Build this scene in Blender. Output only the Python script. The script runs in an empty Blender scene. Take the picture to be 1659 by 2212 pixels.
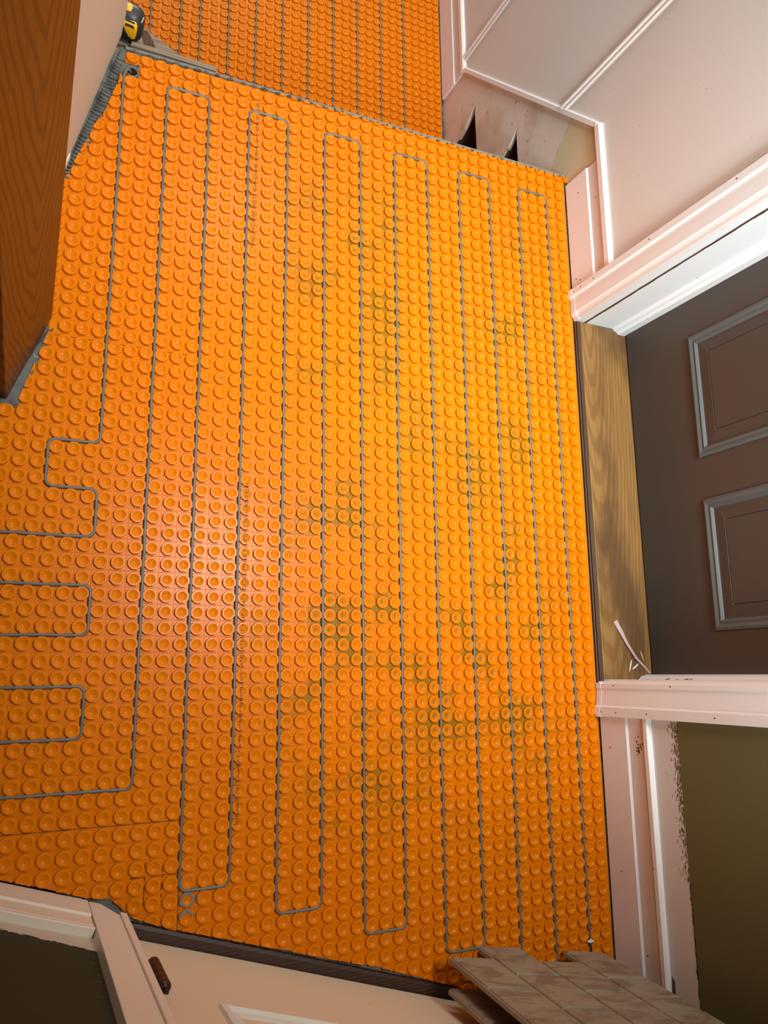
import bpy, bmesh, math, random
from mathutils import Vector, Matrix

random.seed(7)
SC = bpy.context.scene
COL = SC.collection
P = 0.030667                      # pitch of the membrane studs in metres

# ------------------------------------------------------------------ camera
RX = Vector((0.9081018, -0.0113705, 0.4185950))
RY = Vector((0.0739337, -0.9795736, -0.1870008))
RZ = Vector((0.4121709, 0.2007640, -0.8887119))
CAM = Vector((-0.1095228, -1.2663468, 1.5383971))
FPX = 1674.273
cd = bpy.data.cameras.new('camera')
cd.sensor_fit = 'VERTICAL'
cd.sensor_height = 36.0
cd.lens = FPX * 36.0 / 2212.0
cd.clip_start = 0.02
cam = bpy.data.objects.new('camera', cd)
COL.objects.link(cam)
cam.matrix_world = Matrix(((RX.x, -RY.x, -RZ.x, CAM.x), (RX.y, -RY.y, -RZ.y, CAM.y),
                           (RX.z, -RY.z, -RZ.z, CAM.z), (0, 0, 0, 1)))
SC.camera = cam

# ------------------------------------------------------------------ light
world = bpy.data.worlds.new('world')
SC.world = world
world.use_nodes = True
bg = world.node_tree.nodes['Background']
bg.inputs[0].default_value = (0.92, 0.96, 1.0, 1)
bg.inputs[1].default_value = 0.085


def area(name, loc, target, sx, sy, power, col, spread=180):
    l = bpy.data.lights.new(name, 'AREA')
    l.shape = 'RECTANGLE'
    l.size, l.size_y, l.energy, l.color = sx, sy, power, col
    l.spread = math.radians(spread)
    o = bpy.data.objects.new(name, l)
    COL.objects.link(o)
    o.location = loc
    d = Vector(target) - Vector(loc)
    o.rotation_euler = d.to_track_quat('-Z', 'Y').to_euler()
    return o


# recessed ceiling light over the landing, daylight from the glazing high in the near wall,
# weaker daylight from a window beyond the lower floor, and a fill light added above that floor
area('ceiling_downlight', (0.74, -0.72, 2.42), (0.78, -0.62, 0.0), 0.42, 0.42, 14.4, (0.98, 0.98, 1.0), 72)
area('near_window_daylight', (0.50, -1.88, 1.85), (1.18, -0.25, 0.50), 0.6, 0.6, 10.5, (0.80, 0.95, 1.0), 80)
area('far_window_daylight', (0.35, 3.20, 1.05), (0.45, -1.0, 0.05), 1.5, 0.9, 34, (0.93, 0.97, 1.0), 160)

area('lower_floor_fill', (0.80, 1.25, 2.42), (0.80, 1.10, 0.0), 0.40, 0.40, 13, (1.0, 0.95, 0.88), 105)

SC.view_settings.view_transform = 'Standard'
SC.view_settings.look = 'None'
SC.view_settings.gamma = 1.0
SC.view_settings.use_curve_mapping = False
SC.view_settings.exposure = 0.0


# ------------------------------------------------------------------ materials
def lin(r, g, b):
    f = lambda c: (c / 255 / 12.92) if c / 255 <= 0.04045 else ((c / 255 + 0.055) / 1.055) ** 2.4
    return (f(r), f(g), f(b), 1)


class M:
    def __init__(self, name, base, rough=0.5, spec=0.5):
        self.m = bpy.data.materials.new(name)
        self.m.use_nodes = True
        self.t = self.m.node_tree
        self.b = self.t.nodes['Principled BSDF']
        self.b.inputs['Base Color'].default_value = base
        self.b.inputs['Roughness'].default_value = rough
        self.b.inputs['Specular IOR Level'].default_value = spec
        self.col = None
        self.base = base
        self.tc = None

    def n(self, kind, **kw):
        nd = self.t.nodes.new(kind)
        for k, v in kw.items():
            if k in nd.inputs:
                nd.inputs[k].default_value = v
            else:
                setattr(nd, k, v)
        return nd

    def link(self, a, b):
        self.t.links.new(a, b)

    def coords(self, scale=(1, 1, 1), rot=(0, 0, 0), loc=(0, 0, 0)):
        if not self.tc:
            self.tc = self.n('ShaderNodeTexCoord')
        mp = self.n('ShaderNodeMapping')
        mp.inputs['Scale'].default_value = scale
        mp.inputs['Rotation'].default_value = rot
        mp.inputs['Location'].default_value = loc
        self.link(self.tc.outputs['Object'], mp.inputs['Vector'])
        return mp.outputs['Vector']

    def noise(self, scale, detail=4, vec=None, dist=0.0):
        nd = self.n('ShaderNodeTexNoise', Scale=scale, Detail=detail, Distortion=dist)
        self.link(vec if vec else self.coords(), nd.inputs['Vector'])
        return nd.outputs['Fac']

    def ramp(self, fac, lo, hi, a=0.0, b=1.0):
        nd = self.n('ShaderNodeMapRange')
        nd.interpolation_type = 'SMOOTHSTEP'
        nd.inputs['From Min'].default_value = lo
        nd.inputs['From Max'].default_value = hi
        nd.inputs['To Min'].default_value = a
        nd.inputs['To Max'].default_value = b
        self.link(fac, nd.inputs['Value'])
        return nd.outputs['Result']

    def math(self, op, a, b=None):
        nd = self.n('ShaderNodeMath', operation=op)
        for i, v in enumerate((a, b)):
            if v is None:
                continue
            if isinstance(v, (int, float)):
                nd.inputs[i].default_value = v
            else:
                self.link(v, nd.inputs[i])
        return nd.outputs[0]

    def mix(self, fac, c2):
        nd = self.n('ShaderNodeMix', data_type='RGBA')
        if isinstance(fac, (int, float)):
            nd.inputs[0].default_value = fac
        else:
            self.link(fac, nd.inputs[0])
        if self.col:
            self.link(self.col, nd.inputs[6])
        else:
            nd.inputs[6].default_value = self.base
        nd.inputs[7].default_value = c2
        self.col = nd.outputs[2]
        self.link(self.col, self.b.inputs['Base Color'])
        return self

    def bump(self, h, strength=0.3, dist=0.002):
        nd = self.n('ShaderNodeBump')
        nd.inputs['Strength'].default_value = strength
        nd.inputs['Distance'].default_value = dist
        self.link(h, nd.inputs['Height'])
        if self.b.inputs['Normal'].is_linked:
            self.link(self.b.inputs['Normal'].links[0].from_socket, nd.inputs['Normal'])
        self.link(nd.outputs[0], self.b.inputs['Normal'])
        return self

    def sep(self, vec=None):
        nd = self.n('ShaderNodeSeparateXYZ')
        self.link(vec if vec else self.coords(), nd.inputs[0])
        return nd.outputs


ORANGE = (0.69, 0.174, 0.0006, 1)


def membrane_mat(name, dirt):
    m = M(name, ORANGE, 0.28, 0.12)
    geo = m.n('ShaderNodeNewGeometry')
    pos = geo.outputs['Position']

    def nz(scale, detail=4, sc=(1, 1, 1)):
        mp = m.n('ShaderNodeMapping')
        mp.inputs['Scale'].default_value = sc
        m.link(pos, mp.inputs['Vector'])
        nd = m.n('ShaderNodeTexNoise', Scale=scale, Detail=detail)
        m.link(mp.outputs[0], nd.inputs['Vector'])
        return nd.outputs['Fac']
    s = m.sep(pos)
    x, y, z = s[0], s[1], s[2]
    m.mix(m.ramp(nz(3.0, 3), 0.4, 0.7, 0, 0.22), (0.62, 0.138, 0.001, 1))
    # trodden-in olive dirt, lying in the channels and in the bottoms of the cups
    spots = nz(9.0, 5)
    broad = nz(2.6, 2, (1.0, 0.8, 1))
    bx = m.math('MULTIPLY', m.ramp(x, 0.22, 0.50), m.ramp(x, 0.95, 1.15, 1, 0))
    by = m.math('MULTIPLY', m.ramp(y, -1.75, -1.45), m.ramp(y, -0.25, 0.0, 1, 0))
    zone = m.math('MULTIPLY', bx, by)
    low = m.ramp(z, -0.0030, -0.0012, 1, 0.15)
    d = m.math('MULTIPLY', m.ramp(spots, 0.44, 0.62), m.ramp(broad, 0.36, 0.56))
    d = m.math('MULTIPLY', d, zone)
    d = m.math('MULTIPLY', d, low)
    if dirt:
        m.mix(m.math('MULTIPLY', d, dirt), (0.20, 0.115, 0.008, 1))
    # specks of grit and thinset dust
    sp = nz(160.0, 2)
    m.mix(m.math('MULTIPLY', m.ramp(sp, 0.74, 0.78), m.ramp(nz(6, 2), 0.5, 0.65)), (0.10, 0.07, 0.04, 1))

    # fine moulded grid of the sheet: a crease halfway between the studs
    def crease(c, off=0.0):
        f = m.math('FRACT', m.math('ADD', m.math('DIVIDE', c, P), 100.0 + off))
        return m.math('ABSOLUTE', m.math('SUBTRACT', f, 0.5))
    gx, gy = crease(x), crease(y)
    g = m.math('MAXIMUM', m.ramp(gx, 0.465, 0.49), m.ramp(gy, 0.465, 0.49))
    flat = m.ramp(z, -0.0054, -0.0050, 1, 0)
    m.bump(m.math('MULTIPLY', g, flat), 0.6, 0.0012)
    m.bump(nz(45.0, 3), 0.12, 0.002)
    return m.m


def paint(name, rgb, rough=0.45, dirt=0.25, grime=(0.45, 0.36, 0.27, 1)):
    m = M(name, lin(*rgb), rough, 0.4)
    m.mix(m.ramp(m.noise(2.2, 5), 0.45, 0.75, 0, dirt), tuple(c * 0.80 for c in lin(*rgb)[:3]) + (1,))
    m.mix(m.ramp(m.noise(70, 3), 0.72, 0.76, 0, 0.55), grime)
    m.bump(m.noise(220, 3), 0.08, 0.001)
    return m.m


def wood(name, a, b, rough, scale, axis='Z', rings=9.0, stretch=0.09, loc=(0, 0, 0), stain=None, bumpy=0.2):
    m = M(name, lin(*a), rough, 0.4)
    sc = {'Z': (1, 1, stretch), 'Y': (1, stretch, 1), 'X': (stretch, 1, 1)}[axis]
    v = m.coords(tuple(c * scale for c in sc), loc=loc)
    warp = m.noise(2.4, 3, v)
    w = m.n('ShaderNodeTexWave', wave_type='RINGS', rings_direction='SPHERICAL', Scale=rings, Distortion=2.2, Detail=3.0)
    w.inputs['Detail Scale'].default_value = 1.5
    m.link(v, w.inputs['Vector'])
    m.mix(m.ramp(w.outputs['Fac'], 0.25, 0.85, 0.0, 0.85), lin(*b))
    fs = {'Z': (1, 1, 0.02), 'Y': (1, 0.02, 1), 'X': (0.02, 1, 1)}[axis]
    fine = m.noise(320, 3, m.coords(fs))
    m.mix(m.ramp(fine, 0.52, 0.66, 0, 0.55), tuple(c * 0.55 for c in lin(*b)[:3]) + (1,))
    if stain:
        m.mix(m.ramp(m.noise(3.6, 4, m.coords((1.6, 0.45, 1), loc=(0.3, 0.55, 0))), 0.50, 0.66, 0, 0.85), lin(*stain))
    m.bump(fine, bumpy, 0.001)
    return m.m


MAT = {}
MAT['membrane'] = membrane_mat('orange_plastic_membrane', 0.85)
MAT['cable'] = M('grey_cable_jacket', (0.135, 0.115, 0.09, 1), 0.45).m
MAT['black'] = M('black_rubber', (0.012, 0.012, 0.012, 1), 0.5).m
MAT['void'] = M('dark_void', (0.018, 0.010, 0.006, 1), 0.9, 0.1).m
MAT["print"] = M("dark_ink", (0.07, 0.024, 0.004, 1), 0.6).m
tm = M('grey_thinset_mortar', (0.145, 0.143, 0.125, 1), 0.9, 0.2)
tm.mix(tm.ramp(tm.noise(26, 6), 0.42, 0.66), (0.065, 0.065, 0.057, 1))
tm.mix(tm.ramp(tm.noise(120, 3), 0.66, 0.72), (0.28, 0.24, 0.17, 1))
tm.bump(tm.noise(60, 5), 0.7, 0.006)
MAT['thinset'] = tm.m
MAT['smear'] = M('light_grey_mortar_smear', (0.20, 0.185, 0.15, 1), 0.9, 0.2).m
MAT['trim'] = paint('white_trim_paint', (236, 229, 222), 0.38, 0.12)
MAT['trimnear'] = paint('warm_shaded_trim_paint', (226, 210, 186), 0.42, 0.12)  # white trim again, with dimmer, warmer bounce light put into the colour
MAT['wall'] = paint('white_wall_paint', (222, 214, 204), 0.55, 0.3)
MAT['jamb'] = paint('daylit_white_jamb_paint', (232, 236, 234), 0.32, 0.15)  # white trim with the cool daylight tint put into its colour
MAT['putty'] = paint('tan_joint_compound', (216, 195, 156), 0.8, 0.25)
sk = M('scuffed_plaster', lin(226, 209, 191), 0.7, 0.3)
sk.mix(sk.ramp(sk.noise(6.5, 5), 0.50, 0.68, 0, 0.55), lin(190, 164, 134))
sk.mix(sk.ramp(sk.noise(38, 4), 0.66, 0.72, 0, 0.6), lin(130, 100, 74))
sk.bump(sk.noise(40, 4), 0.3, 0.002)
MAT['skirt'] = sk.m
MAT['plaster'] = paint('beige_left_plaster', (202, 187, 164), 0.7, 0.3)
MAT['olive'] = paint('dark_olive_wall_paint', (104, 100, 66), 0.45, 0.25, (0.06, 0.055, 0.035, 1))
MAT['green'] = paint('dark_green_wall_paint', (30, 44, 20), 0.7, 0.25, (0.05, 0.05, 0.035, 1))
MAT['creamdoor'] = paint('cream_door_paint', (222, 200, 166), 0.5, 0.15)
MAT['creamlight'] = paint('chalky_cream_moulding', (226, 220, 200), 0.7, 0.3)
MAT['doordark'] = paint('dark_brown_door_paint', (70, 63, 57), 0.42, 0.25, (0.07, 0.065, 0.06, 1))
MAT['doormould'] = paint('highlit_grey_moulding', (88, 90, 88), 0.5, 0.35, (0.2, 0.2, 0.2, 1))  # lighter than the door: bluish highlights put into the moulding colour
nwm = M('red_oak_newel', lin(104, 60, 14), 0.38, 0.25)
_x = nwm.sep()
_d = nwm.math('ABSOLUTE', nwm.math('SUBTRACT', _x[0], nwm.math('ADD', 0.085, nwm.math('MULTIPLY', nwm.math('SUBTRACT', nwm.noise(2.5, 2, nwm.coords((0.2, 0.2, 1))), 0.5), 0.05))))
_w = nwm.noise(9.0, 4, nwm.coords((1.6, 1.6, 0.22)))
_ph = nwm.math('SUBTRACT', nwm.math('ADD', _x[2], nwm.math('MULTIPLY', _w, 0.14)), nwm.math('MULTIPLY', nwm.math('POWER', _d, 1.3), 9.0))
_s = nwm.math('SINE', nwm.math('MULTIPLY', _ph, 88.0))
nwm.mix(nwm.ramp(_s, 0.0, 0.95, 0, 0.85), lin(58, 29, 6))
_f = nwm.noise(300, 3, nwm.coords((1, 1, 0.025)))
nwm.mix(nwm.ramp(_f, 0.50, 0.66, 0, 0.55), lin(56, 28, 8))
nwm.bump(_f, 0.15, 0.001)
MAT['newel'] = nwm.m
MAT['oak'] = wood('worn_oak_threshold', (140, 102, 52), (120, 84, 40), 0.5, 5.0, 'Y', 7.0, 0.10, (-6.1, 0.1, 0), (80, 54, 30))
MAT['oakdark'] = wood('dark_oak_nosing', (92, 62, 36), (60, 38, 20), 0.5, 6.0, 'Y', 8.0, 0.05)
MAT['darksill'] = wood('dark_walnut_sill', (66, 40, 22), (44, 25, 13), 0.5, 6.0, 'X', 8.0, 0.05)
MAT['greywood'] = wood('weathered_plywood', (140, 122, 100), (124, 106, 86), 0.8, 6.0, 'X', 8.0, 0.07, bumpy=0.5)
MAT['rawwood'] = wood('raw_pine', (206, 168, 122), (170, 124, 80), 0.7, 6.0, 'Z', 8.0, 0.06, bumpy=0.5)
MAT['framing'] = wood('old_framing_lumber', (96, 66, 42), (62, 40, 24), 0.8, 6.0, 'Y', 8.0, 0.06)
MAT['hinge'] = M('bronze_hinge', (0.045, 0.022, 0.014, 1), 0.42).m
MAT['hinge'].node_tree.nodes['Principled BSDF'].inputs['Metallic'].default_value = 0.4
tl = M('brown_slate_look_porcelain', lin(148, 134, 110), 0.55, 0.4)
tl.mix(tl.ramp(tl.noise(9, 6, tl.coords((1, 1, 2.2)), 1.5), 0.42, 0.64, 0, 0.75), lin(114, 95, 74))
tl.mix(tl.ramp(tl.noise(60, 5, tl.coords((1, 1, 3.5)), 1.0), 0.56, 0.70, 0, 0.5), lin(170, 154, 128))
tl.bump(tl.noise(34, 6, tl.coords((1, 1, 2.5)), 1.0), 0.7, 0.004)
MAT['tile'] = tl.m
MAT['grout'] = M('brown_mortar_groove', lin(150, 134, 110), 0.85, 0.2).m
MAT['tooly'] = M('yellow_tool_plastic', lin(228, 178, 10), 0.4).m
MAT['toolk'] = M('black_tool_plastic', (0.014, 0.015, 0.016, 1), 0.35).m
MAT['peel'] = M('mauve_paint_peel', lin(178, 150, 142), 0.55).m
MAT['chip'] = M('white_paint_chip', lin(226, 222, 210), 0.5).m
MAT['tan_edge'] = M('tan_moulding_edge', lin(204, 164, 122), 0.6).m  # tan strip under the cap moulding, also the tool stripe
MAT['crack'] = M('bare_brown_wood_crack', lin(84, 58, 46), 0.9, 0.2).m
MAT['conduit'] = M('grey_conduit', (0.13, 0.125, 0.11, 1), 0.6).m


# ------------------------------------------------------------------ mesh helpers
def mesh_obj(name, verts, faces, mat, parent=None, smooth=False, mats=None, mi=None):
    me = bpy.data.meshes.new(name)
    me.from_pydata([tuple(v) for v in verts], [], faces)
    for k in (mats or [mat]):
        me.materials.append(MAT[k])
    bm = bmesh.new()
    bm.from_mesh(me)
    bmesh.ops.recalc_face_normals(bm, faces=bm.faces)
    bm.to_mesh(me)
    bm.free()
    if mi:
        for p, i in zip(me.polygons, mi):
            p.material_index = i
    if smooth:
        for p in me.polygons:
            p.use_smooth = True
    me.update()
    o = bpy.data.objects.new(name, me)
    COL.objects.link(o)
    if parent:
        o.parent = parent
    return o


class MB:
    """collects prisms, boxes and tubes into one mesh"""

    def __init__(self):
        self.v, self.f, self.mi = [], [], []

    def prism(self, poly, ext, mi=0):
        n = len(poly)
        b = len(self.v)
        ext = Vector(ext)
        self.v += [Vector(p) for p in poly] + [Vector(p) + ext for p in poly]
        self.f.append(tuple(b + i for i in range(n))[::-1])
        self.f.append(tuple(b + n + i for i in range(n)))
        self.f += [(b + i, b + (i + 1) % n, b + n + (i + 1) % n, b + n + i) for i in range(n)]
        self.mi += [mi] * (n + 2)
        return self

    def box(self, x0, x1, y0, y1, z0, z1, mi=0):
        return self.prism([(x0, y0, z0), (x1, y0, z0), (x1, y1, z0), (x0, y1, z0)], (0, 0, z1 - z0), mi)

    def obox(self, o, a, b, c, mi=0):
        o, a, b, c = map(Vector, (o, a, b, c))
        return self.prism([o, o + a, o + a + b, o + b], c, mi)

    def tube(self, pts, r, n=8, mi=0, cap=True):
        pts = [Vector(p) for p in pts]
        rings = []
        for i, p in enumerate(pts):
            t = (pts[min(i + 1, len(pts) - 1)] - pts[max(i - 1, 0)]).normalized()
            up = Vector((0, 0, 1)) if abs(t.z) < 0.95 else Vector((1, 0, 0))
            s = t.cross(up).normalized()
            u = s.cross(t)
            rr = r[i] if isinstance(r, (list, tuple)) else r
            b = len(self.v)
            self.v += [p + s * (rr * math.cos(k * 2 * math.pi / n)) + u * (rr * math.sin(k * 2 * math.pi / n)) for k in range(n)]
            rings.append(b)
        for a, b in zip(rings, rings[1:]):
            for k in range(n):
                self.f.append((a + k, a + (k + 1) % n, b + (k + 1) % n, b + k))
                self.mi.append(mi)
        if cap:
            self.f.append(tuple(rings[0] + k for k in range(n))[::-1])
            self.f.append(tuple(rings[-1] + k for k in range(n)))
            self.mi += [mi, mi]
        return self

    def build(self, name, mat, parent=None, smooth=False, mats=None, bevel=0):
        o = mesh_obj(name, self.v, self.f, mat, parent, smooth, mats, self.mi)
        if bevel:
            md = o.modifiers.new('bevel', 'BEVEL')
            md.width = bevel
            md.segments = 2
            md.limit_method = 'ANGLE'
        return o


def tag(o, label=None, cat=None, group=None, kind=None):
    for k, v in (('label', label), ('category', cat), ('group', group), ('kind', kind)):
        if v:
            o[k] = v
    return o


def struct(o, label=None, cat=None):
    return tag(o, label, cat, None, 'structure')


def project(w):
    d = Vector(w) - CAM
    z = d.dot(RZ)
    return (829.5 + FPX * d.dot(RX) / z, 1106 + FPX * d.dot(RY) / z, z)


def inside(pt, poly):
    x, y = pt
    c = False
    n = len(poly)
    for i in range(n):
        x1, y1 = poly[i]
        x2, y2 = poly[(i + 1) % n]
        if (y1 > y) != (y2 > y) and x < (x2 - x1) * (y - y1) / (y2 - y1) + x1:
            c = not c
    return c


def jitter_poly(poly, step, amp, edges, rnd):
    """subdivide the given edges and make them uneven, like knife-cut plastic"""
    out = []
    n = len(poly)
    for i in range(n):
        a, b = Vector(poly[i]), Vector(poly[(i + 1) % n])
        out.append(tuple(a))
        if i in edges:
            L = (b - a).length
            k = max(1, int(L / step))
            nn = Vector((-(b - a).y, (b - a).x)).normalized()
            for j in range(1, k):
                q = a + (b - a) * (j / k) + nn * rnd.uniform(-amp, amp)
                out.append(tuple(q))
    return out


# ------------------------------------------------------------------ the setting
BASE = -0.0055                     # membrane sheet level, stud tops are at 0
ZF = -0.0078                       # mortar bed under the membrane
LOW = -0.665                       # lower floor
XW = 1.181                         # painted surface of the right wall
AN = math.radians(-17.85)          # the near and left walls stand askew to the membrane
EX = Vector((math.cos(AN), math.sin(AN), 0))
NX = Vector((-EX.y, EX.x, 0))      # out of the near wall, towards the camera
ON = Vector((0.029, -1.655, 0))


def nw(s, z, off=0.0):
    return ON + EX * s + NX * off + Vector((0, 0, z))


edge_y = lambda x: 0.066 + 0.0155 * x      # nosing line of the landing

# floor of the landing: mortar over a plywood deck
fl = [(-1.3, -1.25), (-1.3, -0.2), (-0.16, -0.2), (-0.012, edge_y(0) + 0.004), (1.20, edge_y(1.2) + 0.004),
      (1.20, -2.12), (0.02, -1.76), (-1.3, -1.33)]
m = MB().prism([(x, y, ZF - 0.06) for x, y in fl], (0, 0, 0.06))
floor = struct(m.build('floor', 'thinset'), 'grey mortar bed of the upper landing around the orange membrane', 'floor')
# face under the nosing of the landing (the stairs are gone)
m = MB().prism([(-0.012, 0.03, LOW), (1.2, 0.05, LOW), (1.2, 0.08, LOW), (-0.012, 0.06, LOW)], (0, 0, -LOW + ZF - 0.061))
struct(m.build('wall_riser', 'framing'), 'rough timber face below the landing edge', 'wall')
m = MB().box(-1.0, 1.30, 0.0, 2.6, LOW - 0.06, LOW - 0.0078)
struct(m.build('floor_lower', 'thinset'), 'mortar bed of the lower floor beyond the landing', 'floor')

# mortar left bare along the left wall: trowel ridges
m = MB()
A, B = Vector((-0.012, 0.055, 0)), Vector((-0.112, -0.300, 0))
d = (B - A)
side = Vector((0.93, -0.26, 0)).normalized()
for i in range(42):
    t = i / 41
    w = 0.012 + 0.012 * math.sin(math.pi * min(1, t * 1.05)) ** 0.7
    p = A + d * t
    ang = random.uniform(-0.25, 0.25)
    sd = (Matrix.Rotation(ang * 0.7 + 0.1, 3, 'Z') @ side) * w
    z0 = BASE - 0.0022 + random.uniform(-0.001, 0.001)
    m.tube([p + Vector((0, 0, z0)), p + sd * 0.5 + Vector((0, 0, z0 + 0.0012)), p + sd + Vector((0, 0, z0))],
           [0.0032, 0.0034, 0.0028], 6)
o = m.build('mortar_ridges', 'thinset', floor, True)
tag(o, 'trowel ridges of grey mortar', kind='stuff')
# strip of mortar beside the newel post
m = MB().prism([(-0.098, -0.606, ZF), (-0.108, -0.612, ZF), (-0.172, -0.755, ZF), (-0.30, -0.735, ZF), (-0.30, -0.742, ZF),
                (-0.19, -0.772, ZF), (-0.150, -0.776, ZF)], (0, 0, 0.0042))
m.build('mortar_strip', 'thinset', floor)

# ---- right wall: white above, scuffed plaster where the stairs were, stair-shaped voids
TOP = 2.45
m = MB()
T = 0.06


def wp(pts, mi, t=T):
    m.prism([(XW, y, z) for y, z in pts], (t, 0, 0), mi)


slope = lambda y: 0.145 + (y - 0.138) * (-0.645 / 0.691)
# white field
wp([(-0.345, 0.14), (0.138, 0.145), (0.138, TOP), (-0.345, TOP)], 0)
wp([(0.138, 0.145), (0.829, -0.50), (0.829, TOP), (0.138, TOP)], 0)
wp([(0.829, -0.75), (2.6, -0.75), (2.6, TOP), (0.829, TOP)], 0)
# putty patch by the landing and behind the baseboard
pt = [(0.257, 0.032)]
for i in range(1, 12):
    t = i / 12
    pt.append((0.257 - 0.105 * t + random.uniform(-0.006, 0.006), 0.032 - 0.10 * t))
pt.append((0.148, -0.075))
wp([(-0.345, -0.10), (0.138, -0.10)] + pt[::-1] + [(0.138, 0.145), (-0.345, 0.14)], 2)
# scuffed plaster with the outline of two treads cut out of its lower edge
wp(pt + [(0.138, -0.10), (0.03, -0.10), (0.03, -0.225), (0.372, -0.225), (0.394, -0.216), (0.378, -0.245), (0.360, -0.275),
         (0.345, -0.31), (0.335, -0.455), (0.470, -0.455), (0.628, -0.458), (0.655, -0.452), (0.636, -0.485), (0.612, -0.53),
         (0.597, -0.591), (0.590, -0.75), (0.829, -0.75), (0.829, -0.50)], 1, 0.013)
wr = m.build('wall_right', 'wall', mats=['wall', 'skirt', 'putty'])
struct(wr, 'white wall on the right with a scuffed plaster slope where stairs were removed', 'wall')
m = MB()
m.box(XW + 0.10, XW + 0.12, -0.1, 0.9, -0.75, -0.10)
o = m.build('cavity_back', 'void', wr)
m = MB()
m.prism([(XW + 0.050, 0.02, -0.245), (XW + 0.050, 0.335, -0.245), (XW + 0.050, 0.30, -0.31), (XW + 0.050, 0.02, -0.31)], (0.04, 0, 0))
m.build('framing_board', 'framing', wr)
m = MB()
m.prism([(XW + 0.050, 0.35, -0.475), (XW + 0.050, 0.60, -0.475), (XW + 0.050, 0.57, -0.53), (XW + 0.050, 0.35, -0.53)], (0.04, 0, 0))
m.build('framing_board', 'framing', wr)
for (y0, z0, y1, z1) in ((0.40, -0.219, 0.352, -0.31), (0.66, -0.455, 0.602, -0.60)):
    m = MB().prism([(XW + 0.004, y0 - 0.012, z0 - 0.01), (XW + 0.004, y0 - 0.004, z0), (XW + 0.004, y1 + 0.004, z1), (XW + 0.004, y1 - 0.012, z1)], (0.09, 0, 0))
    m.build('framing_edge', 'framing', wr)

# right wall, nearer part: white band below, dark olive paint above with a dry-brushed edge
m = MB()
m.prism([(XW, -2.12, -0.03), (XW, -1.345, -0.03), (XW, -1.345, 0.237), (XW, -2.12, 0.237)], (T, 0, 0), 0)
m.prism([(XW, -2.12, 0.237), (XW, -1.345, 0.237), (XW, -1.345, TOP), (XW, -2.12, TOP)], (T, 0, 0), 1)
olv = m.build('wall_right_near', 'wall', mats=['wall', 'olive'])
struct(olv, 'dark olive wall above a white band, right of the entry door casing', 'wall')
# brushy paint edge: streaks of olive over the white band
m = MB()
rr = random.Random(4)
for i in range(800):
    y = -1.38 - rr.random() ** 1.25 * 0.56
    z = 0.239 - abs(rr.gauss(0, 0.0080)) * (1.25 if y > -1.70 else 0.25)
    L = rr.uniform(0.002, 0.009)
    h = rr.uniform(0.0004, 0.0012)
    m.prism([(XW - 0.0004, y, z), (XW - 0.0004, y - L, z - rr.uniform(-0.001, 0.001)), (XW - 0.0004, y - L, z + h), (XW - 0.0004, y, z + h)], (0.0006, 0, 0))
o = m.build('brush_streaks', 'olive', olv)
tag(o, 'dry dark brush streaks at the paint edge', kind='stuff')
m = MB().prism([(XW - 0.0006, -1.90, 0.165), (XW - 0.0006, -1.93, 0.162), (XW - 0.0006, -1.985, 0.168), (XW - 0.0006, -1.985, 0.19), (XW - 0.0006, -1.955, 0.237),
                (XW - 0.0006, -1.945, 0.225), (XW - 0.0006, -1.955, 0.19), (XW - 0.0006, -1.94, 0.172), (XW - 0.0006, -1.91, 0.172)], (0.0008, 0, 0))
m.build('bare_plaster_patch', 'framing', olv)


def vext(poly_xy, z0, z1):
    return [(x, y, z0) for x, y in poly_xy], (0, 0, z1 - z0)


# door casings beside the entry door
casU = [(XW, -0.271), (1.160, -0.271), (1.160, -0.2885), (1.1665, -0.2925), (1.1665, -0.333), (1.171, -0.335), (1.173, -0.342), (1.1735, -0.350), (1.186, -0.350), (1.186, -0.30), (XW, -0.30)]
p, e = vext(casU, 0.0, TOP)
t1 = struct(MB().prism(p, e).build('trim_1', 'trim'), 'white moulded casing on the upper side of the dark entry door', 'trim')
casL = [(XW, -1.378), (1.161, -1.378), (1.161, -1.357), (1.1665, -1.353), (1.1715, -1.316), (1.1685, -1.313), (1.1685, -1.303), (1.173, -1.302), (1.176, -1.297), (1.19, -1.297), (1.19, -1.34), (XW, -1.34)]
p, e = vext(casL, 0.0, TOP)
t2 = struct(MB().prism(p, e).build('trim_2', 'trim'), 'white moulded casing on the near side of the dark entry door', 'trim')
for nm, par, ys in (('plinth', t1, (-0.352, -0.269)), ('plinth', t2, (-1.380, -1.3005))):
    y0, y1 = ys
    m = MB()
    if par is t1:
        q = [(XW, y1), (1.1594, y1), (1.1594, -0.2885), (1.166, -0.293), (1.166, -0.335), (1.1725, -0.344), (1.1725, y0), (XW, y0)]
    else:
        q = [(XW, y0), (1.1604, y0), (1.1604, -1.357), (1.166, -1.353), (1.171, -1.316), (1.168, -1.313), (1.168, y1), (XW, y1)]
    m.prism([(x, y, -0.003) for x, y in q], (0, 0, 0.018))
    m.build(nm, 'trim', par)
# nail holes
for par, x, spots in ((t1, 1.160, [(-0.279, .05), (-0.28, .10), (-0.279, .30), (-0.279, .55), (-0.279, .02)]),
                      (t2, 1.161, [(-1.368, .07), (-1.367, .17), (-1.367, .36), (-1.368, .018)]),
                      (t2, 1.1685, [(-1.307, .06), (-1.307, .24)])):
    for y, z in spots:
        q = [(x - 0.0003, y + 0.0016 * math.cos(a * math.pi / 3), z + 0.0020 * math.sin(a * math.pi / 3)) for a in range(6)]
        MB().prism(q, (0.0008, 0, 0)).build('nail_hole', 'void', par)

# jambs of the entry door
m = MB().box(1.186, 1.208, -0.350, -0.30, -0.004, TOP)
m.box(1.2115, 1.40, -0.351, -0.30, -0.004, TOP)

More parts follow.
